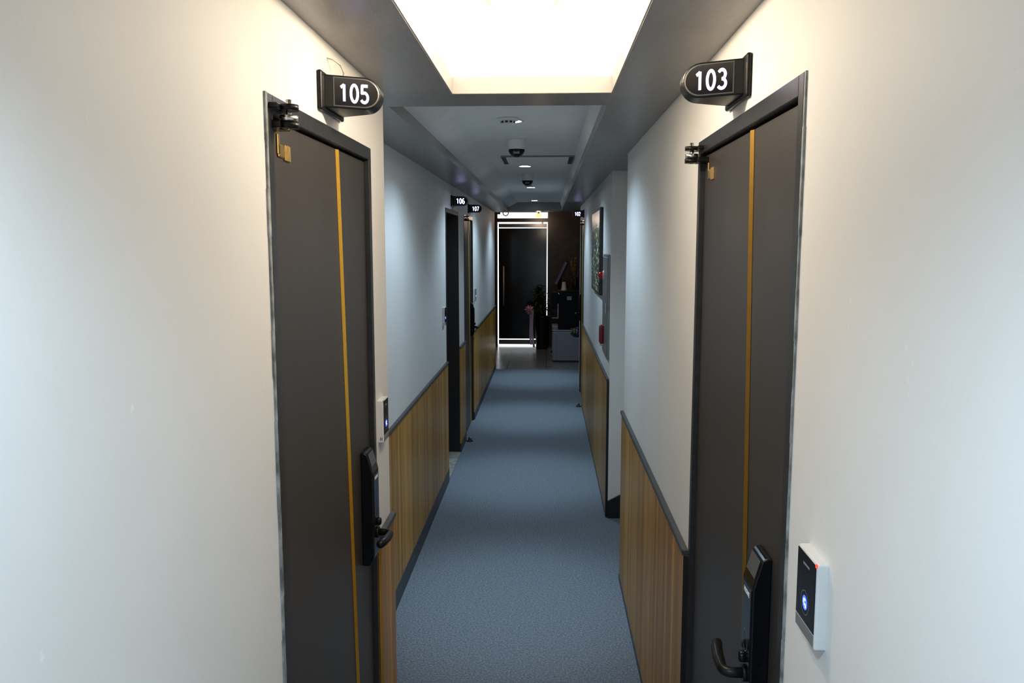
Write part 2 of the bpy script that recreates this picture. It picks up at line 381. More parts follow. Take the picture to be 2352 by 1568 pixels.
wains('trim_6', XR, -1, YB+.012, D102[0], 'wood wainscot on the far right wall under the picture', end0=True, bh=.03)
struct('trim_7', MB().prism([(XR,0),(XO-.03,0),(XO-.03,.33),(XR,.118)], 'y', YB-.02, YB), M['black'],
       'black sloping skirting at the foot of the alcove wall', 'skirting')

# lobby shell
struct('wall_lobby_left', MB().box(-1.2, -1.0, YE+.05, YL, 0, 2.7), M['brown'], 'dark stone wall at the left of the lobby', 'wall')
struct('wall_lobby_right', MB().box(2.3, 2.4, 10.5, YL, 0, 2.7), M['brown'], 'dark stone wall at the far right of the lobby', 'wall')
struct('wall_lobby_side', MB().box(.85, 2.4, 10.5, 10.62, 0, 2.7), M['brown'], 'dark wall of the lobby behind the right corridor wall', 'wall')
DX0, DX1, DZ = -.905, .014, 2.283
w = MB()
w.box(-1.2, DX0, YL, YL+.2, 0, 2.7); w.box(DX1, 2.4, YL, YL+.2, 0, 2.7)
w.box(DX0, DX1, YL, YL+.2, DZ, 2.352); w.box(DX0, DX1, YL, YL+.2, 2.458, 2.7)
struct('wall_front', w, M['brown'], 'dark brown stone wall around the entrance door', 'wall')
struct('ceiling_lobby', MB().box(-1.2, 2.4, YE+.05, YL+.2, 2.6, 2.7).box(1.2, 2.4, 10.5, YE+.05, 2.6, 2.7), M['lobceil'], 'dark ceiling of the lobby', 'ceiling')
struct('floor_lobby_side', MB().box(1.2, 2.4, 10.5, YE, -.06, 0), M['tile'], 'dark tile floor at the right side of the lobby', 'floor')

# ------------------------------------------------------------------ hotel doors
def hotel_door(name, label, x, y0, y1, out, hinge_near, detail=2, recessed=0.):
    """frame on the wall plane x, between y0 and y1; out = +1 / -1 direction into the corridor"""
    W = y1-y0
    rz = 0. if out > 0 else PI
    # local: +x out of wall, local y from one jamb to the other
    yl = lambda v: v      # local y measured from the hinge jamb
    if out > 0: o = thing(name, label, 'door', (x, y0 if hinge_near else y1, 0), rz, kind='structure'); s = 1 if hinge_near else -1
    else:       o = thing(name, label, 'door', (x, y0 if hinge_near else y1, 0), rz, kind='structure'); s = -1 if hinge_near else 1
    Y = lambda v: s*v
    J, Hd = .030, .036
    f = MB(); dp = -.095
    f.box(dp, .004, Y(0), Y(J), 0, DH, .0015, 1); f.box(dp, .004, Y(W-J), Y(W), 0, DH, .0015, 1); f.box(dp, .004, Y(J), Y(W-J), DH-Hd, DH, .0015, 1)
    f.build('door_frame', M['frame'], o)
    g = .005
    lx = -.010
    lf = MB().box(lx-.045, lx, Y(J+g), Y(W-J-g), .012, DH-Hd-g, .002, 1).build('door_leaf', M['leaf'], o)
    MB().box(lx-.06, lx-.047, Y(J), Y(W-J), 0, DH-Hd).build('rebate', M['black'], o)
    # diagonal gold strip: ridge of two facets
    top, bot = DH-Hd-g-.002, .014
    yt, yb = .560, .694
    st = MB()
    def facet(a0, a1, h0, h1):
        st.quad((lx+h0, Y(yb+a0), bot), (lx+h1, Y(yb+a1), bot), (lx+h1, Y(yt+a1), top), (lx+h0, Y(yt+a0), top))
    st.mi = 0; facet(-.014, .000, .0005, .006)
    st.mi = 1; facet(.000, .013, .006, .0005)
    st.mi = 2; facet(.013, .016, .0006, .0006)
    for (zz, yy) in ((top, yt), (bot, yb)):
        st.mi = 0
        a = st.bm.faces.new([st.bm.verts.new(p) for p in ((lx, Y(yy-.014), zz), (lx+.006, Y(yy), zz), (lx, Y(yy+.013), zz))]); a.material_index = 0
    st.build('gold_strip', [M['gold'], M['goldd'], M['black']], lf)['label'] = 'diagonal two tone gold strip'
    # small gold emblem, a prong with four bars
    if detail >= 2:
        e = MB(); ez, ey = 2.045, .085
        e.box(lx, lx+.004, Y(ey), Y(ey+.012), ez+.004, ez+.046, .002, 1)
        e.box(lx, lx+.004, Y(ey+.004), Y(ey+.040), ez, ez+.026, .002, 1)
        for k in range(4): e.box(lx, lx+.0045, Y(ey+.043+k*.010), Y(ey+.0505+k*.010), ez-.004, ez+.028, .001, 1)
        e.build('emblem', M['emblem'], lf)['label'] = 'small gold emblem'
    # pivot hinge
    hg = MB(); hz = 2.127; hy = .045
    hg.box(0, .020, Y(.005), Y(.085), hz, hz+.011, .002, 1); hg.cyl((.030, Y(hy), hz), (.030, Y(hy), hz+.011), .019, n=24)
    hg.box(-.012, .020, Y(.02), Y(.085), hz-.034, hz-.020, .002, 1); hg.cyl((.030, Y(hy), hz-.034), (.030, Y(hy), hz-.022), .019, n=24)
    hg = hg.build('pivot_hinge', M['satin'], o)
    MB().cyl((.030, Y(hy), hz-.036), (.030, Y(hy), hz+.021), .0055, n=14).cyl((.030, Y(hy), hz-.021), (.030, Y(hy), hz-.009), .0175, n=24).build('hinge_pin', M['steel'], hg)['label'] = 'steel pin and collar'
    # digital lock
    la, lb = .748, .828
    prof = [(lx,.925),(lx+.022,.925),(lx+.036,.95),(lx+.036,1.205),(lx+.020,1.262),(lx+.010,1.268),(lx,1.268)]
    lk = MB().prism(prof, 'y', Y(la), Y(lb), .0035).build('digital_lock', M['gloss'], o)
    pa, pb = la+.008, lb-.008
    px = lx+.0366
    MB().box(px-.001, px+.0006, Y(pa), Y(pb), 1.04, 1.200).build('touch_panel', M['lens'], lk)
    MB().quad((lx+.0315, Y(pa), 1.2245), (lx+.0315, Y(pb), 1.2245), (lx+.0212, Y(pb), 1.261), (lx+.0212, Y(pa), 1.261)).build('slide_cover', M['slate'], lk)['label'] = 'grey sloping top cover'
    if detail >= 2:
        text_mesh('HIONE', .0135, .0004, .0002, M['wmark'], lk, (px+.0008, Y((pa+pb)/2), 1.185), (0,1,0), (0,0,1)).name = 'brand_lettering'
        q = MB(); yc = (pa+pb)/2
        for k in range(24):
            a0, a1 = 2*PI*k/24, 2*PI*(k+1)/24
            for rr in (.018,):
                q.quad(*[(px+.0009, yy, zz) for yy, zz in ((Y(yc)+rr*math.cos(a0), 1.085+1.3*rr*math.sin(a0)), (Y(yc)+rr*math.cos(a1), 1.085+1.3*rr*math.sin(a1)),
                        (Y(yc)+(rr-.0012)*math.cos(a1), 1.085+1.3*(rr-.0012)*math.sin(a1)), (Y(yc)+(rr-.0012)*math.cos(a0), 1.085+1.3*(rr-.0012)*math.sin(a0)))])
        q.build('touch_mark', M['mark'], lk)
    MB().lathe([(.012,0),(.012,.010),(.009,.014),(0,.014)], (px-.001, Y((pa+pb)/2), 1.050), 20, 'x').build('finger_knob', M['gloss'], lk)
    yc = .790; hz = 1.016
    h = MB()
    h.cyl((lx+.034, Y(yc), hz), (lx+.043, Y(yc), hz), .017, n=24)
    ex = lx+.078
    pts = [(lx+.036, Y(yc), hz)] + [(lx+.060+.018*math.sin(a), Y(yc-.018+.018*math.cos(a)), hz) for a in [i*PI/2/5 for i in range(6)]]
    pts += [(ex, Y(yc-.05), hz+.001), (ex-.004, Y(yc-.09), hz+.003), (ex-.010, Y(yc-.115), hz+.004), (ex-.013, Y(yc-.121), hz+.004)]
    h.tube(pts, [.0105]*7+[.0125,.0125,.0115,.006], 14)
    h.build('handle', M['satin'], lk)['label'] = 'black lever handle'
    return o, Y, W, lf
d, Y, W, lf = hotel_door('door_1', 'charcoal door with diagonal gold strip below the lit 105 sign', XN, *D105, 1, True)
# rough caulk beside the hinge jamb
cm = MB()
for k in range(24):
    z0, z1 = DH*k/24, DH*(k+1)/24; a = random.uniform(.009,.014)
    cm.box(-.02, .003+random.uniform(0,.0012), Y(-a), Y(0), z0, z1)
cm.build('caulk_strip', M['caulk'], d)['label'] = 'rough pale grey caulk line'
d, Y, W, lf = hotel_door('door_2', 'charcoal door with diagonal gold strip below the lit 103 sign', XR, *D103, -1, False)
cm = MB()
for k in range(24):
    z0, z1 = DH*k/24, DH*(k+1)/24; a = random.uniform(.005,.009)
    cm.box(-.02, .003+random.uniform(0,.0012), Y(W), Y(W+a), z0, z1)
cm.build('caulk_strip', M['caulk'], d)['label'] = 'rough pale grey caulk line'
hotel_door('door_3', 'far charcoal door with gold strip below the lit 107 sign', XF, *D107, 1, True, 1)
hotel_door('door_4', 'far charcoal door at the right below the lit 102 sign', XR, *D102, -1, True, 1)
# recessed dark doorway 106
o = thing('door_5', 'deep black doorway below the lit 106 sign', 'door', (XF, D106[0], 0), kind='structure'); W = D106[1]-D106[0]
MB().box(-.155, .004, 0, .03, 0, DH, .002, 1).box(-.155, .004, W-.03, W, 0, DH, .002, 1).box(-.155, .004, .03, W-.03, DH-.036, DH, .002, 1).build('door_frame', M['black'], o)
lf = MB().box(-.156, -.120, .03, W-.03, .015, DH-.036).build('door_leaf', M['dark'], o)
MB().box(-.12, -.095, .74, .82, .93, 1.26, .004, 2).build('digital_lock', M['gloss'], lf)
MB().box(-.12, .012, .03, W-.03, 0, .014, .003, 1).build('threshold', M['stone'], o)['label'] = 'pale stone threshold'

# ------------------------------------------------------------------ lit room number signs
def arc(cx, cy, rx, ry, a0, a1, n=14):
    return [(cx+rx*math.cos(math.radians(a0+(a1-a0)*i/n)), cy+ry*math.sin(math.radians(a0+(a1-a0)*i/n))) for i in range(n+1)]
GLYPH = {
 '0': [arc(.28,.5,.205,.42,0,360,28)],
 '1': [[(.10,.76),(.30,.90)], [(.30,.92),(.30,.08)]],
 '2': [arc(.27,.68,.20,.24,160,-25,14)+[(.10,.09),(.50,.09)]],
 '3': [arc(.25,.71,.19,.21,150,-90,14), arc(.25,.29,.22,.215,90,-150,14)],
 '5': [[(.47,.91),(.13,.91),(.11,.545)]+arc(.25,.325,.215,.245,105,-150,14)],
 '6': [arc(.30,.50,.22,.42,65,180,10)+arc(.29,.31,.205,.23,180,-180,22)],
 '7': [[(.07,.91),(.48,.91),(.20,.08)]],
}
def digits_mesh(num, h, sw, origin, right, mat, parent):
    """stroke built numerals lying on the sign face"""
    R, U, O = Vector(right).normalized(), Vector((0,0,1)), Vector(origin); mb = MB()
    adv = .63; tot = adv*len(num)-.05; hw = sw/2
    P = lambda p, k: O + R*((p[0]+adv*k-tot/2)*h*.86) + U*((p[1]-.5)*h)
    for k, ch in enumerate(num):
        for pl in GLYPH[ch]:
            for a, b in zip(pl, pl[1:]):
                dx, dy = b[0]-a[0], b[1]-a[1]; l = math.hypot(dx, dy) or 1e-6; nx, ny = -dy/l*hw, dx/l*hw
                mb.quad(P((a[0]+nx,a[1]+ny),k), P((a[0]-nx,a[1]-ny),k), P((b[0]-nx,b[1]-ny),k), P((b[0]+nx,b[1]+ny),k))
            for a in pl[1:-1]:
                f = mb.bm.faces.new([mb.bm.verts.new(P((a[0]+hw*math.cos(t*PI/5), a[1]+hw*math.sin(t*PI/5)), k)) for t in range(10)])
    return mb.build('lit_digits', mat, parent)

def room_sign(num, x, yc, out, label, cable=False):
    rz = 0. if out > 0 else PI
    o = thing('room_number_sign', label, 'sign', (x, yc, 2.226), rz, 'lit room number signs')
    MB().box(0, .012, -.104, .104, -.046, .044, .005, 3).build('wall_plate', M['satin'], o)
    hh, L = .0375, .132
    def poly(h, x0, L, n=14):
        return [(x0,-h)] + [(L-h*1.0+h*math.cos(a), h*math.sin(a)) for a in [-PI/2+PI*i/n for i in range(n+1)]] + [(x0,h)]
    yw = lambda xx: .086-(xx/L)*.068
    fn = lambda p, t: Vector((p[0], t*yw(p[0]), p[1]))
    body = MB().prism(poly(hh, .010, L), 'y', -1, 1, .003, fn).build('housing', M['satin'], o)
    # glossy face on each side with a pale rim, digits on it
    for sgn in (-1, 1):
        P = poly(hh-.004, .030, L-.004); C = poly(hh-.0065, .033, L-.0065)
        off = .0016
        fr = MB(); n = len(P)
        g = lambda p, e: (p[0], sgn*(yw(p[0])+e), p[1])
        for i in range(n):
            a, b, c2, d2 = P[i], P[(i+1)%n], C[(i+1)%n], C[i]
            fr.quad(g(a,off*.6), g(b,off*.6), g(c2,off), g(d2,off))
        fr.build('face_rim', M['slate'], body)
        fm = MB(); f = fm.bm.faces.new([fm.bm.verts.new(g(p,off)) for p in C]); fm.build('face_panel', M['lens'], body)
        sl = -.068/L
        rightv = Vector((1, sgn*sl, 0)).normalized()
        if sgn > 0: rightv = -rightv
        xc = .075
        digits_mesh(num, .046, .150, (xc, sgn*(yw(xc)+off+.0006), -.002), rightv, M['digit'], body)
    if cable:
        MB().tube([(.030, .015, .036), (.034, .018, .058), (.028, .012, .075), (.012, -.004, .086), (-.004, -.010, .090)], .0016, 8).build('cable', M['wire'], o)['label'] = 'thin pale cable'
    return o
room_sign('105', XN, 2.018, 1, 'black wedge sign with lit white 105 above the near left door', True)
room_sign('103', XR, 1.890, -1, 'black wedge sign with lit white 103 above the near right door')
room_sign('106', XF, 6.79, 1, 'far black wedge sign with lit white 106')
room_sign('107', XF, 8.22, 1, 'far black wedge sign with lit white 107')
room_sign('102', XR, 9.62, -1, 'far black wedge sign with lit white 102 on the right')

# ------------------------------------------------------------------ key card readers
def reader(x, yc, zc, out, label, w=.088, h=.137):
    rz = 0. if out > 0 else PI
    o = thing('card_reader', label, 'card reader', (x, yc, zc), rz, 'key card readers by the doors')
    b = MB().box(-.003, .018, -w/2, w/2, -h/2, h/2, .004, 3).build('housing', M['silver'], o)
    MB().box(.017, .0187, -w/2+.0035, w/2-.0035, -h/2+.024, h/2-.0035, .0006, 1).build('touch_face', M['gloss'], o)
    MB().box(.017, .0186, -w/2+.0035, w/2-.0035, -h/2+.0035, -h/2+.0225, .0006, 1).build('lower_strip', M['dsilver'], o)
    q = MB(); zc2 = -.012
    def ring(r0, r1, xx, n=28):
        for k in range(n):
            a0, a1 = 2*PI*k/n, 2*PI*(k+1)/n
            q.quad((xx, r0*math.cos(a0), zc2+r0*math.sin(a0)), (xx, r0*math.cos(a1), zc2+r0*math.sin(a1)), (xx, r1*math.cos(a1), zc2+r1*math.sin(a1)), (xx, r1*math.cos(a0), zc2+r1*math.sin(a0)))
    q.mi = 0; ring(.0005, .0115, .0190)
    q.mi = 1; ring(.0185, .0197, .0190)
    q.mi = 2
    for (a, b2, c2, d2) in ((-.004,.004,.004,.0065),(-.006,-.003,-.001,.005),(-.003,.005,-.004,-.001),(.003,.006,-.007,-.003)): q.box(.0191, .0194, a, b2, zc2+c2, zc2+d2)
    q.build('led_symbol', [M['blue'], M['dsilver'], M['bluew']], o)['label'] = 'glowing blue round symbol'
    MB().box(.0186, .0189, -.015, .015, .047, .0505).build('print', M['mark'], o)
    s = -1
    MB().box(.0165, .0188, out*(-w/2+.001) if out>0 else w/2-.006, out*(-w/2+.006) if out>0 else w/2-.001, h/2-.006, h/2-.001).build('status_light', M['redled'] if out < 0 else M['dsilver'], o)
    MB().box(.006, .008, -w/2-.0004, -w/2+.001, -h/2+.008, -h/2+.018).box(.011, .013, -w/2-.0004, -w/2+.001, -h/2+.008, -h/2+.018).build('side_slots', M['black'], o)
    return o
reader(XR, 1.252, 1.322, -1, 'silver card reader with blue light on the near right wall', .095, .137)
reader(XN, 2.556, 1.315, 1, 'silver card reader with blue light beside the 105 door', .080, .137)
reader(XF, 6.13, 1.335, 1, 'small card reader on the wall before the 106 doorway')
reader(XF, 8.80, 1.335, 1, 'small card reader on the wall beyond the 107 door')

# ------------------------------------------------------------------ ceiling fittings
DLX = -.172
DL = (.60, .82, 1.0)
def downlight(y, zc, label, power, x=DLX, r=.046):
    o = thing('downlight', label, 'ceiling light', (x, y, zc), 0, 'recessed downlights along the corridor')
    MB().lathe([(r,-.0005),(r+.010,-.0005),(r+.011,-.004),(r+.002,-.005),(r-.004,-.001)], (0,0,0), 32).build('trim_ring', M['white'], o)
    MB().lathe([(0,-.0035),(r-.004,-.0035),(r-.004,-.0015),(0,-.0015)], (0,0,0), 32).build('diffuser', M['dl'], o)['label'] = 'glowing white diffuser'
    for en, ang, bl in ((power, 140, .6), (power*2.2, 50, 1.0)):      # wide spill and narrow beam of the reflector
        L = bpy.data.lights.new('downlight_lamp', 'SPOT'); L.energy = en; L.color = DL; L.spot_size = math.radians(ang); L.spot_blend = bl; L.shadow_soft_size = .035
        lo = bpy.data.objects.new('downlight_lamp', L); COL.objects.link(lo); lo.parent = o; lo.location = (0,0,-.012)
    return o
PW = 50
downlight(4.12, ZC, 'downlight half hidden behind the nearest smoke detector', PW)
downlight(6.44, ZC, 'downlight just beyond the ceiling hatch', PW)
downlight(8.81, ZC, 'downlight just beyond the second dome camera', PW)
downlight(11.38, ZC, 'farthest and smallest downlight near the end of the corridor', PW)
downlight(.25, ZS, 'downlight in the ceiling just above the viewer', 66)
downlight(-1.5, ZS, 'added fill light behind the viewer brightening the lower near walls', 170)  # unseen extra fitting, added only to fill the lower near walls

def detector(y, x, label):
    o = thing('smoke_detector', label, 'smoke detector', (x, y, ZC), 0, 'smoke detectors on the corridor ceiling')
    MB().lathe([(.052,0),(.054,-.006),(.050,-.012),(.036,-.014),(.034,-.026),(.030,-.032),(.018,-.036),(0,-.037)], (0,0,0), 32).build('body', M['white'], o)
    s = MB()
    for k in range(10):
        a = 2*PI*k/10+.15
        t = bmesh.new(); bmesh.ops.create_cube(t, size=1)
        s.merge(t, Matrix.Rotation(a, 4, 'Z') @ Matrix.Translation((.0345,0,-.020)) @ Matrix.Diagonal((.003,.013,.009,1)))
    s.build('vent_slots', M['black'], o)
    return o
detector(4.035, -.190, 'white smoke detector with dark slots nearest in the recess')
detector(8.25, -.188, 'far smoke detector just behind the second dome camera')

def dome(y, x, label, r=.052):
    o = thing('dome_camera', label, 'security camera', (x, y, ZC), 0, 'dome cameras on the corridor ceiling')
    MB().lathe([(r+.002,0),(r+.002,-.004),(r,-.008),(r-.001,-.052),(r-.004,-.056),(0,-.056)], (0,0,0), 32).build('base', M['white'], o)
    prof = [(r-.004,-.054)] + [((r-.004)*math.cos(a), -.056-.044*math.sin(a)) for a in [i*PI/2/9 for i in range(10)]]
    dm = MB().lathe(prof, (0,0,0), 32).build('smoked_dome', M['lens'], o)
    MB().cyl((-.018,-.036,-.075), (.018,-.036,-.075), .009, n=16).box(-.009,.009,-.044,-.034,-.084,-.066,.002,1).build('lens_block', M['dsilver'], dm)
    MB().cyl((-.040,-.026,-.004), (-.041,-.028,-.007), .003, n=10).build('screw', M['black'], o)
    return o
dome(4.85, -.178, 'nearest white dome camera in front of the ceiling hatch')
dome(7.18, -.170, 'second smaller dome camera farther along the ceiling')

o = thing('ceiling_hatch', 'flat ceiling hatch with dark slots at both ends behind the nearest dome camera', 'hatch', (-.068, 5.955, ZC))
hx, hy = .246, .25
MB().box(-hx+.03, hx-.03, -hy, hy, -.016, 0, .003, 1).build('panel', M['ceil'], o)
MB().box(-hx, hx, -hy-.006, -hy, -.010, 0).box(-hx, hx, hy, hy+.006, -.010, 0).box(-hx-.004, -hx, -hy-.006, hy+.006, -.012, 0).box(hx, hx+.004, -hy-.006, hy+.006, -.012, 0).build('frame', M['dsilver'], o)
MB().box(-hx, -hx+.03, -hy, hy, -.003, 0).build('slot', M['black'], o)
MB().box(hx-.03, hx, -hy, hy, -.003, 0).build('slot', M['black'], o)

o = thing('tray_glow_sheet', 'added glowing sheet standing in for the lamplit tray ceiling', 'ceiling light', (XT0, YT0, ZT-.0005))  # lamplight on the tray ceiling put in as a glowing sheet
MB().box(.006, XT1-XT0-.006, .006, YT1-YT0-.006, -.006, 0).build('diffuser', M['panel'], o)
o = lamp = thing('ceiling_lamp', 'small round lamp in the middle of the lit ceiling tray', 'ceiling light', (-.055, 1.85, ZT-.006))
MB().lathe([(.085,0),(.085,-.006),(.080,-.009),(.070,-.009)], (0,0,0), 40).build('base_ring', M['lampring'], o)
MB().lathe([(.070,-.007)] + [(.070*math.cos(a), -.009-.012*math.sin(a)) for a in [i*PI/2/8 for i in range(9)]], (0,0,0), 40).build('diffuser', M['lampw'], o)['label'] = 'warm glowing dome'

L = bpy.data.lights.new('bulb', 'POINT'); L.energy = 16; L.color = (1,.82,.58); L.shadow_soft_size = .018
lo = bpy.data.objects.new('bulb', L); COL.objects.link(lo); lo.parent = lamp; lo.location = (0,0,-.040)

# ------------------------------------------------------------------ right wall: picture and fire hydrant cabinet
o = thing('framed_picture', 'tall framed picture of leaves under a peach sky on the right wall', 'picture', (XR, 6.83, 1.82), PI)
pw, ph = .575, .335
pw = .54; 
MB().box(0, .026, -pw, pw, -ph, ph, .003, 1).build('frame', M['black'], o)
MB().box(.026, .0285, -pw+.03, pw-.03, -ph+.022, ph-.022).build('print', M['print'], o)

o = thing('fire_hydrant_cabinet', 'grey steel hydrant cabinet with red lamp near the alcove edge', 'fire cabinet', (XR, 5.80, 1.45), PI)
MB().box(0, .014, -.245, .245, -.36, .355, .004, 1).build('cabinet_frame', M['cabgrey'], o)
dr = MB().box(.013, .018, -.225, .225, -.34, .335, .003, 1).build('cabinet_door', M['cabgrey'], o)
MB().box(.018, .026, .17, .195, -.05, .02, .003, 1).build('door_pull', M['steel'], dr)
al = MB().lathe([(.032,.016),(.032,.024),(.026,.028)], (0,-.10,.205), 24, 'x').build('lamp_base', M['white'], o)
MB().lathe([(.025,.026)] + [(.025*math.cos(a), .030+.032*math.sin(a)) for a in [i*PI/2/7 for i in range(8)]], (0,-.10,.205), 24, 'x').build('alarm_lamp', M['red'], al)['label'] = 'red domed lamp'
cp = MB().box(.014, .050, -.11, -.055, -.285, -.150, .016, 4).build('call_point', M['dred'], o); cp['label'] = 'dark red rounded box'
MB().box(.016, .044, -.105, -.06, -.300, -.284, .004, 1).build('clip', M['steel'], cp)

# ------------------------------------------------------------------ door stops
def door_stop(x, y, out, label):
    o = thing('door_stop', label, 'door stop', (x, y, 0), 0 if out > 0 else PI, 'black floor door stops')
    MB().lathe([(.032,0),(.032,.006),(.018,.010),(.014,.034),(.006,.038)], (0,0,0), 20).build('base', M['rubber'], o)
    MB().cyl((0,0,.026), (.022,0,.032), .009, .012, 14).build('bumper', M['dsilver'], o)
door_stop(XF+.050, 7.66, 1, 'small black door stop on the carpet before the 107 door')
door_stop(XR-.050, 9.40, -1, 'small black door stop on the carpet by the 102 door')

# ------------------------------------------------------------------ lobby entrance door, transom
o = thing('door_6', 'dark glass entrance door edged by daylight at the end of the lobby', 'door', (0, YL, 0), kind='structure')
gx0, gx1 = DX0+.019, DX1-.014
MB().box(gx0, gx1, .05, .062, .132, 2.172).build('dark_glass', M['film'], o)
MB().box(gx0, gx1, .04, .072, 2.186, DZ-.030, .003, 1).build('top_rail', M['rail'], o)
MB().box(gx0, gx1, .04, .072, .030, .116, .003, 1).build('bottom_rail', M['rail'], o)
hb = MB().tube([(-.79, -.04, .76), (-.79, -.04, 1.48)], .013, 14).build('pull_handle', M['silver'], o)
MB().cyl((-.79,-.04,.86),(-.79,.05,.86),.009).cyl((-.79,-.04,1.38),(-.79,.05,1.38),.009).build('standoffs', M['steel'], hb)
MB().box(-.10,-.06,.045,.075,DZ-.044,DZ).box(-.10,-.06,.045,.075,0,.032).build('pivot', M['rail'], o)
o = thing('window_1', 'bright narrow transom window above the entrance door', 'window', (0, YL, 0), kind='structure')
MB().box(DX0, DX1, .08, .086, 2.352, 2.458).build('pane', M['glass'], o)
MB().box(DX0, DX0+.05, .06, .10, 2.425, 2.458).build('frame', M['black'], o)

# ------------------------------------------------------------------ lobby objects
o = thing('potted_plant', 'leafy plant in a tall dark pot beside the entrance door', 'plant', (-.08, 14.72, 0))
MB().lathe([(.105,0),(.108,.01),(.128,.58),(.134,.60),(.120,.60),(.116,.57),(0,.565)], (0,0,0), 28).build('pot', M['pot'], o)
MB().lathe([(.114,.566),(.09,.578),(0,.582)], (0,0,0), 20).build('soil', M['soil'], o)
st = MB(); fo = MB()
def leaf_blade(mb, base, d, L, wd, droop):
    d = Vector(d).normalized(); side = d.cross(Vector((0,0,1))).normalized(); n = 6; prev = None
    for i in range(n+1):
        t = i/n; p = Vector(base) + d*L*t + Vector((0,0,-droop*t*t*L)); ww = wd*math.sin(PI*min(max(t*.93+.05,0),1))+.001
        up = Vector((0,0,.25*ww))
        row = [mb.bm.verts.new(p-side*ww+up), mb.bm.verts.new(p), mb.bm.verts.new(p+side*ww+up)]
        if prev:
            for k in range(2): mb.bm.faces.new([prev[k], prev[k+1], row[k+1], row[k]])
        prev = row
rng = random.Random(3)
for k in range(9):
    a = rng.uniform(0, 2*PI); rr = rng.uniform(.03,.16); top = Vector((rr*math.cos(a)*1.3, rr*math.sin(a), rng.uniform(.85,1.15)))
    b = Vector((rng.uniform(-.05,.05), rng.uniform(-.05,.05), .57))
    st.tube([b, b.lerp(top,.5)+Vector((0,0,.03)), top], [.008,.006,.003], 8)
    for j in range(11):
        p = b.lerp(top, .25+.75*j/10); aa = rng.uniform(0, 2*PI)
        leaf_blade(fo, p, (math.cos(aa), math.sin(aa)*.8, rng.uniform(.1,.8)), rng.uniform(.12,.24), rng.uniform(.015,.03), rng.uniform(.3,.9))
st.build('stems', M['stem'], o); fo.build('foliage', M['leafg'], o)

o = thing('ribbon_bow', 'pink congratulation bow with long lilac tails hanging on the tall dark pot', 'ribbon', (-.305, 14.52, 0))
bw = MB(); rng = random.Random(5)
def petal(a, rad, ln, wd, fwd):
    t = bmesh.new(); bmesh.ops.create_uvsphere(t, u_segments=14, v_segments=8, radius=1)
    for f in t.faces: f.smooth = True
    bw.merge(t, Matrix.Translation((rad*math.cos(a), fwd, .725+rad*math.sin(a))) @ Matrix.Rotation(-a, 4, 'Y') @ Matrix.Diagonal((ln, .018, wd, 1)))
for k in range(10): bw.mi = k % 2; petal(2*PI*k/10, .052, .036, .017, .004)
for k in range(7): bw.mi = (k+1) % 2; petal(2*PI*k/7+.3, .028, .026, .014, -.020)
bw.mi = 0; bw.sphere((0,-.03,.725), .016)
bw.build('bow', [M['pink'], M['palepink']], o)
for dx, ww, zb in ((.012,.018,.10), (.050,.020,.05)):
    tl = MB(); n = 12
    for i in range(n):
        def pt(t): return Vector((dx*(1-.0*t)+.010*math.sin(5*t+dx*40)+(.03*t*t), -.01+.012*math.sin(4*t), .71-(.71-zb)*t))
        a, b = pt(i/n), pt((i+1)/n)
        tl.quad(a+Vector((-ww,0,0)), a+Vector((ww,.006,0)), b+Vector((ww,.006,0)), b+Vector((-ww,0,0)))
        tl.quad(a+Vector((-ww,.002,0)), a+Vector((ww,.008,0)), b+Vector((ww,.008,0)), b+Vector((-ww,.002,0)))
    tl.build('tail', M['lilac'], o)['label'] = 'long lilac ribbon tail'

o = thing('storage_cabinet', 'low grey cabinet under the black coffee machine', 'cabinet', (.43, 13.30, 0))
MB().box(-.337, .337, -.28, .28, .012, .50, .03, 4).build('body', M['cab'], o)
MB().box(-.275, .325, -.286, -.278, .030, .485, .004, 1).build('door', M['cab'], o)
MB().box(-.337, .337, -.283, .28, .50, .520, .006, 2).build('top', M['cabtop'], o)['label'] = 'slightly warmer top edge'
MB().box(-.31, .31, -.25, .25, 0, .013).build('plinth', M['black'], o)

o = thing('coffee_machine', 'black coffee machine standing on the grey cabinet', 'coffee machine', (.40, 13.25, .520))
MB().box(-.215, .30, -.19, .22, 0, .622, .012, 2).build('body', M['machine'], o)
MB().box(-.31, -.213, -.16, .20, .33, .60, .01, 2).build('dispenser_head', M['machine'], o)
MB().box(-.31, -.213, -.16, .20, 0, .06, .006, 2).build('drip_tray', M['dsilver'], o)
MB().cyl((-.255,-.13,.43),(-.255,-.13,.49),.010).cyl((-.285,-.13,.43),(-.285,-.13,.49),.010).build('spout', M['steel'], o)
MB().box(-.222,-.212,-.196,-.188,.19,.42).box(-.31,-.212,-.196,-.188,.185,.193).build('chrome_trim', M['steel'], o)
MB().cyl((-.205,-.19,.585),(-.205,-.205,.575),.014).build('dial', M['steel'], o)
MB().box(-.075, -.002, -.1915, -.189, .475, .535).build('label_plate', M['dsilver'], o)['label'] = 'small grey plate'

o = tag(MB().lathe([(.044,0),(.047,.004),(.044,.008),(.030,.128),(.031,.133),(.029,.135),(0,.133)], (0,0,0), 24).build('paper_cup', M['cup'], None, (.277, 13.18, 1.142)), 'upturned pinkish paper cup on top of the coffee machine', 'cup')

o = thing('reception_counter', 'dark reception counter behind the coffee machine', 'counter', (1.20, 13.86, 0))
MB().box(-.80, .80, -.20, .20, 0, 1.09, .01, 2).build('body', M['counter'], o)
MB().box(-.82, .82, -.22, .21, 1.09, 1.12, .004, 1).build('top', M['counter'], o)
MB().box(-.82, .82, -.224, -.219, 1.10, 1.112).build('edge_strip', M['counteredge'], o)['label'] = 'thin pale edge line'

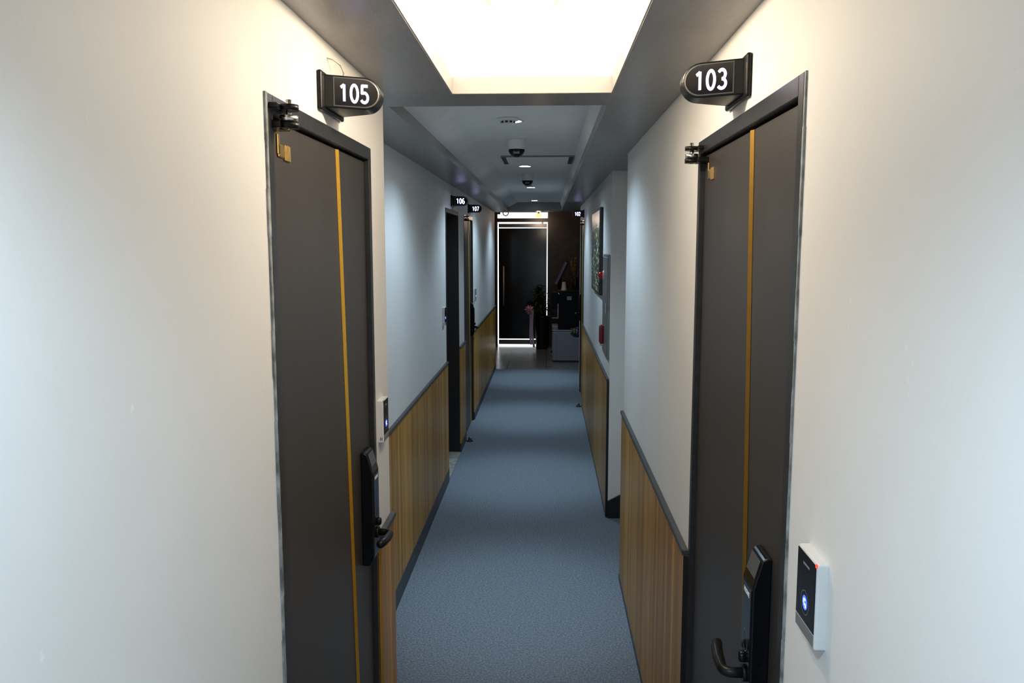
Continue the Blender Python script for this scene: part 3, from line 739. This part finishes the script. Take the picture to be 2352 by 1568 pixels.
o = thing('flower_vase', 'dark vase of dried tan flowers on the reception counter', 'vase', (.485, 13.86, 1.12))
MB().lathe([(.040,0),(.055,.05),(.050,.13),(.030,.18),(.036,.20),(.026,.195),(0,.18)], (0,0,0), 24).build('vase', M['pot'], o)
st = MB(); fl = MB(); rng = random.Random(11)
for k in range(16):
    a = rng.uniform(0, 2*PI); s = rng.uniform(.02,.10); top = Vector((s*math.cos(a), s*.6*math.sin(a), rng.uniform(.34,.54)))
    st.tube([(0,0,.17), Vector((0,0,.17)).lerp(top,.5)+Vector((0,0,.02)), top], [.002,.002,.0015], 6)
    for j in range(12):
        p = Vector((0,0,.17)).lerp(top, .45+.55*j/11) + Vector((rng.uniform(-.012,.012), rng.uniform(-.01,.01), 0))
        fl.sphere(p, rng.uniform(.005,.010), 8, 6, 1, 1, 1.6)
st.build('stems', M['dry'], o); fl.build('flower_heads', M['dry'], o)

o = thing('kiosk', 'slanted screen kiosk with a bluish edge behind the coffee machine', 'kiosk', (.20, 14.32, 0))
MB().box(-.12, .25, -.15, .20, 0, .03, .006, 2).build('base', M['machine'], o)
MB().tube([(.03,.03,.03),(.03,.03,1.30)], .03, 16).build('post', M['machine'], o)
ang = math.atan2(.375, .178)
p0 = Vector((-.055, 0, 1.20)); u = Vector((math.cos(ang), 0, math.sin(ang))); v = Vector((u.z, 0, -u.x))
def slab(mb, a0, a1, t0, t1, y0, y1):
    P = [p0+u*a+v*t for a, t in ((a0,t0),(a1,t0),(a1,t1),(a0,t1))]
    mb.prism([(p.x, p.z) for p in P], 'y', y0, y1)
s = MB(); slab(s, 0, .43, 0, .05, -.10, .28); s.build('screen_housing', M['machine'], o)
s = MB(); slab(s, 0, .42, -.010, .036, -.112, -.10); s.build('side_edge', M['kiosk'], o)['label'] = 'bluish side edge'
s = MB(); slab(s, .02, .41, -.003, 0, -.08, .26); s.build('screen', M['lens'], o)

o = thing('hanging_planter', 'small dark planter with green leaves hanging at the end of the right wall', 'plant', (.395, 10.70, .66))
MB().sphere((0,0,.06), .072, 20, 12, 1, 1, .85).build('pot', M['pot'], o)
MB().tube([(.06,0,.07),(.10,-.02,.09),(.14,-.06,.10),(.14,-.079,.10)], .006, 8).build('bracket', M['black'], o)
fo = MB(); rng = random.Random(9)
for k in range(46):
    a = rng.uniform(0, 2*PI)
    leaf_blade(fo, (rng.uniform(-.03,.03), rng.uniform(-.03,.03), .11), (math.cos(a), math.sin(a)*.8, rng.uniform(.2,1.2)), rng.uniform(.06,.13), rng.uniform(.008,.016), rng.uniform(.4,1.2))
fo.build('foliage', M['leafb'], o)

def pendant(x, y, z, lit, label):
    o = thing('pendant_lamp', label, 'lamp', (x, y, z), 0, 'small pendant lamps in the lobby')
    MB().tube([(0,0,.05),(0,0,2.60-z)], .004, 8).build('cord', M['black'], o)
    MB().lathe([(.016,.035),(.018,.06),(.008,.068)], (0,0,0), 16).build('socket', M['black'], o)
    if lit: MB().sphere((0,0,0), .048, 20, 12, 1.15, 1.15, .75).build('bulb', M['orange'], o)['label'] = 'glowing amber bulb'
    else: MB().sphere((0,0,0), .055, 20, 12).build('globe', M['glass'], o)['label'] = 'clear glass globe'
    if lit:
        L = bpy.data.lights.new('bulb_light', 'POINT'); L.energy = 9; L.color = (1,.70,.48); L.shadow_soft_size = .03
        lo = bpy.data.objects.new('bulb_light', L); COL.objects.link(lo); lo.parent = o; lo.location = (0,0,-.06)
    return o
pendant(-.142, 14.0, 2.362, True, 'glowing amber pendant lamp in front of the transom window')
pendant(-.70, 14.0, 2.405, False, 'clear glass pendant lamp at the left of the transom window')

# ------------------------------------------------------------------ world, camera
wd = bpy.data.worlds.new('daylight'); SC.world = wd; wd.use_nodes = True
bg = wd.node_tree.nodes['Background']; bg.inputs[0].default_value = (.93,.97,1,1); bg.inputs[1].default_value = 3.0

f = 1880.; vpx, vpy = 1256., 562.
pitch = math.atan((784-vpy)/f); yaw = math.atan((vpx-1176)*math.cos(pitch)/f)
cam = bpy.data.cameras.new('camera'); co = bpy.data.objects.new('camera', cam); COL.objects.link(co)
cam.sensor_width = 36; cam.lens = f/2352*36; cam.clip_start = .02
co.location = (0,0,1.87); co.rotation_euler = (PI/2-pitch, 0, yaw)
SC.camera = co
SC.view_settings.view_transform = 'Standard'; SC.view_settings.look = 'None'; SC.view_settings.gamma = 1; SC.view_settings.exposure = 0.08
SC.view_settings.use_curve_mapping = False
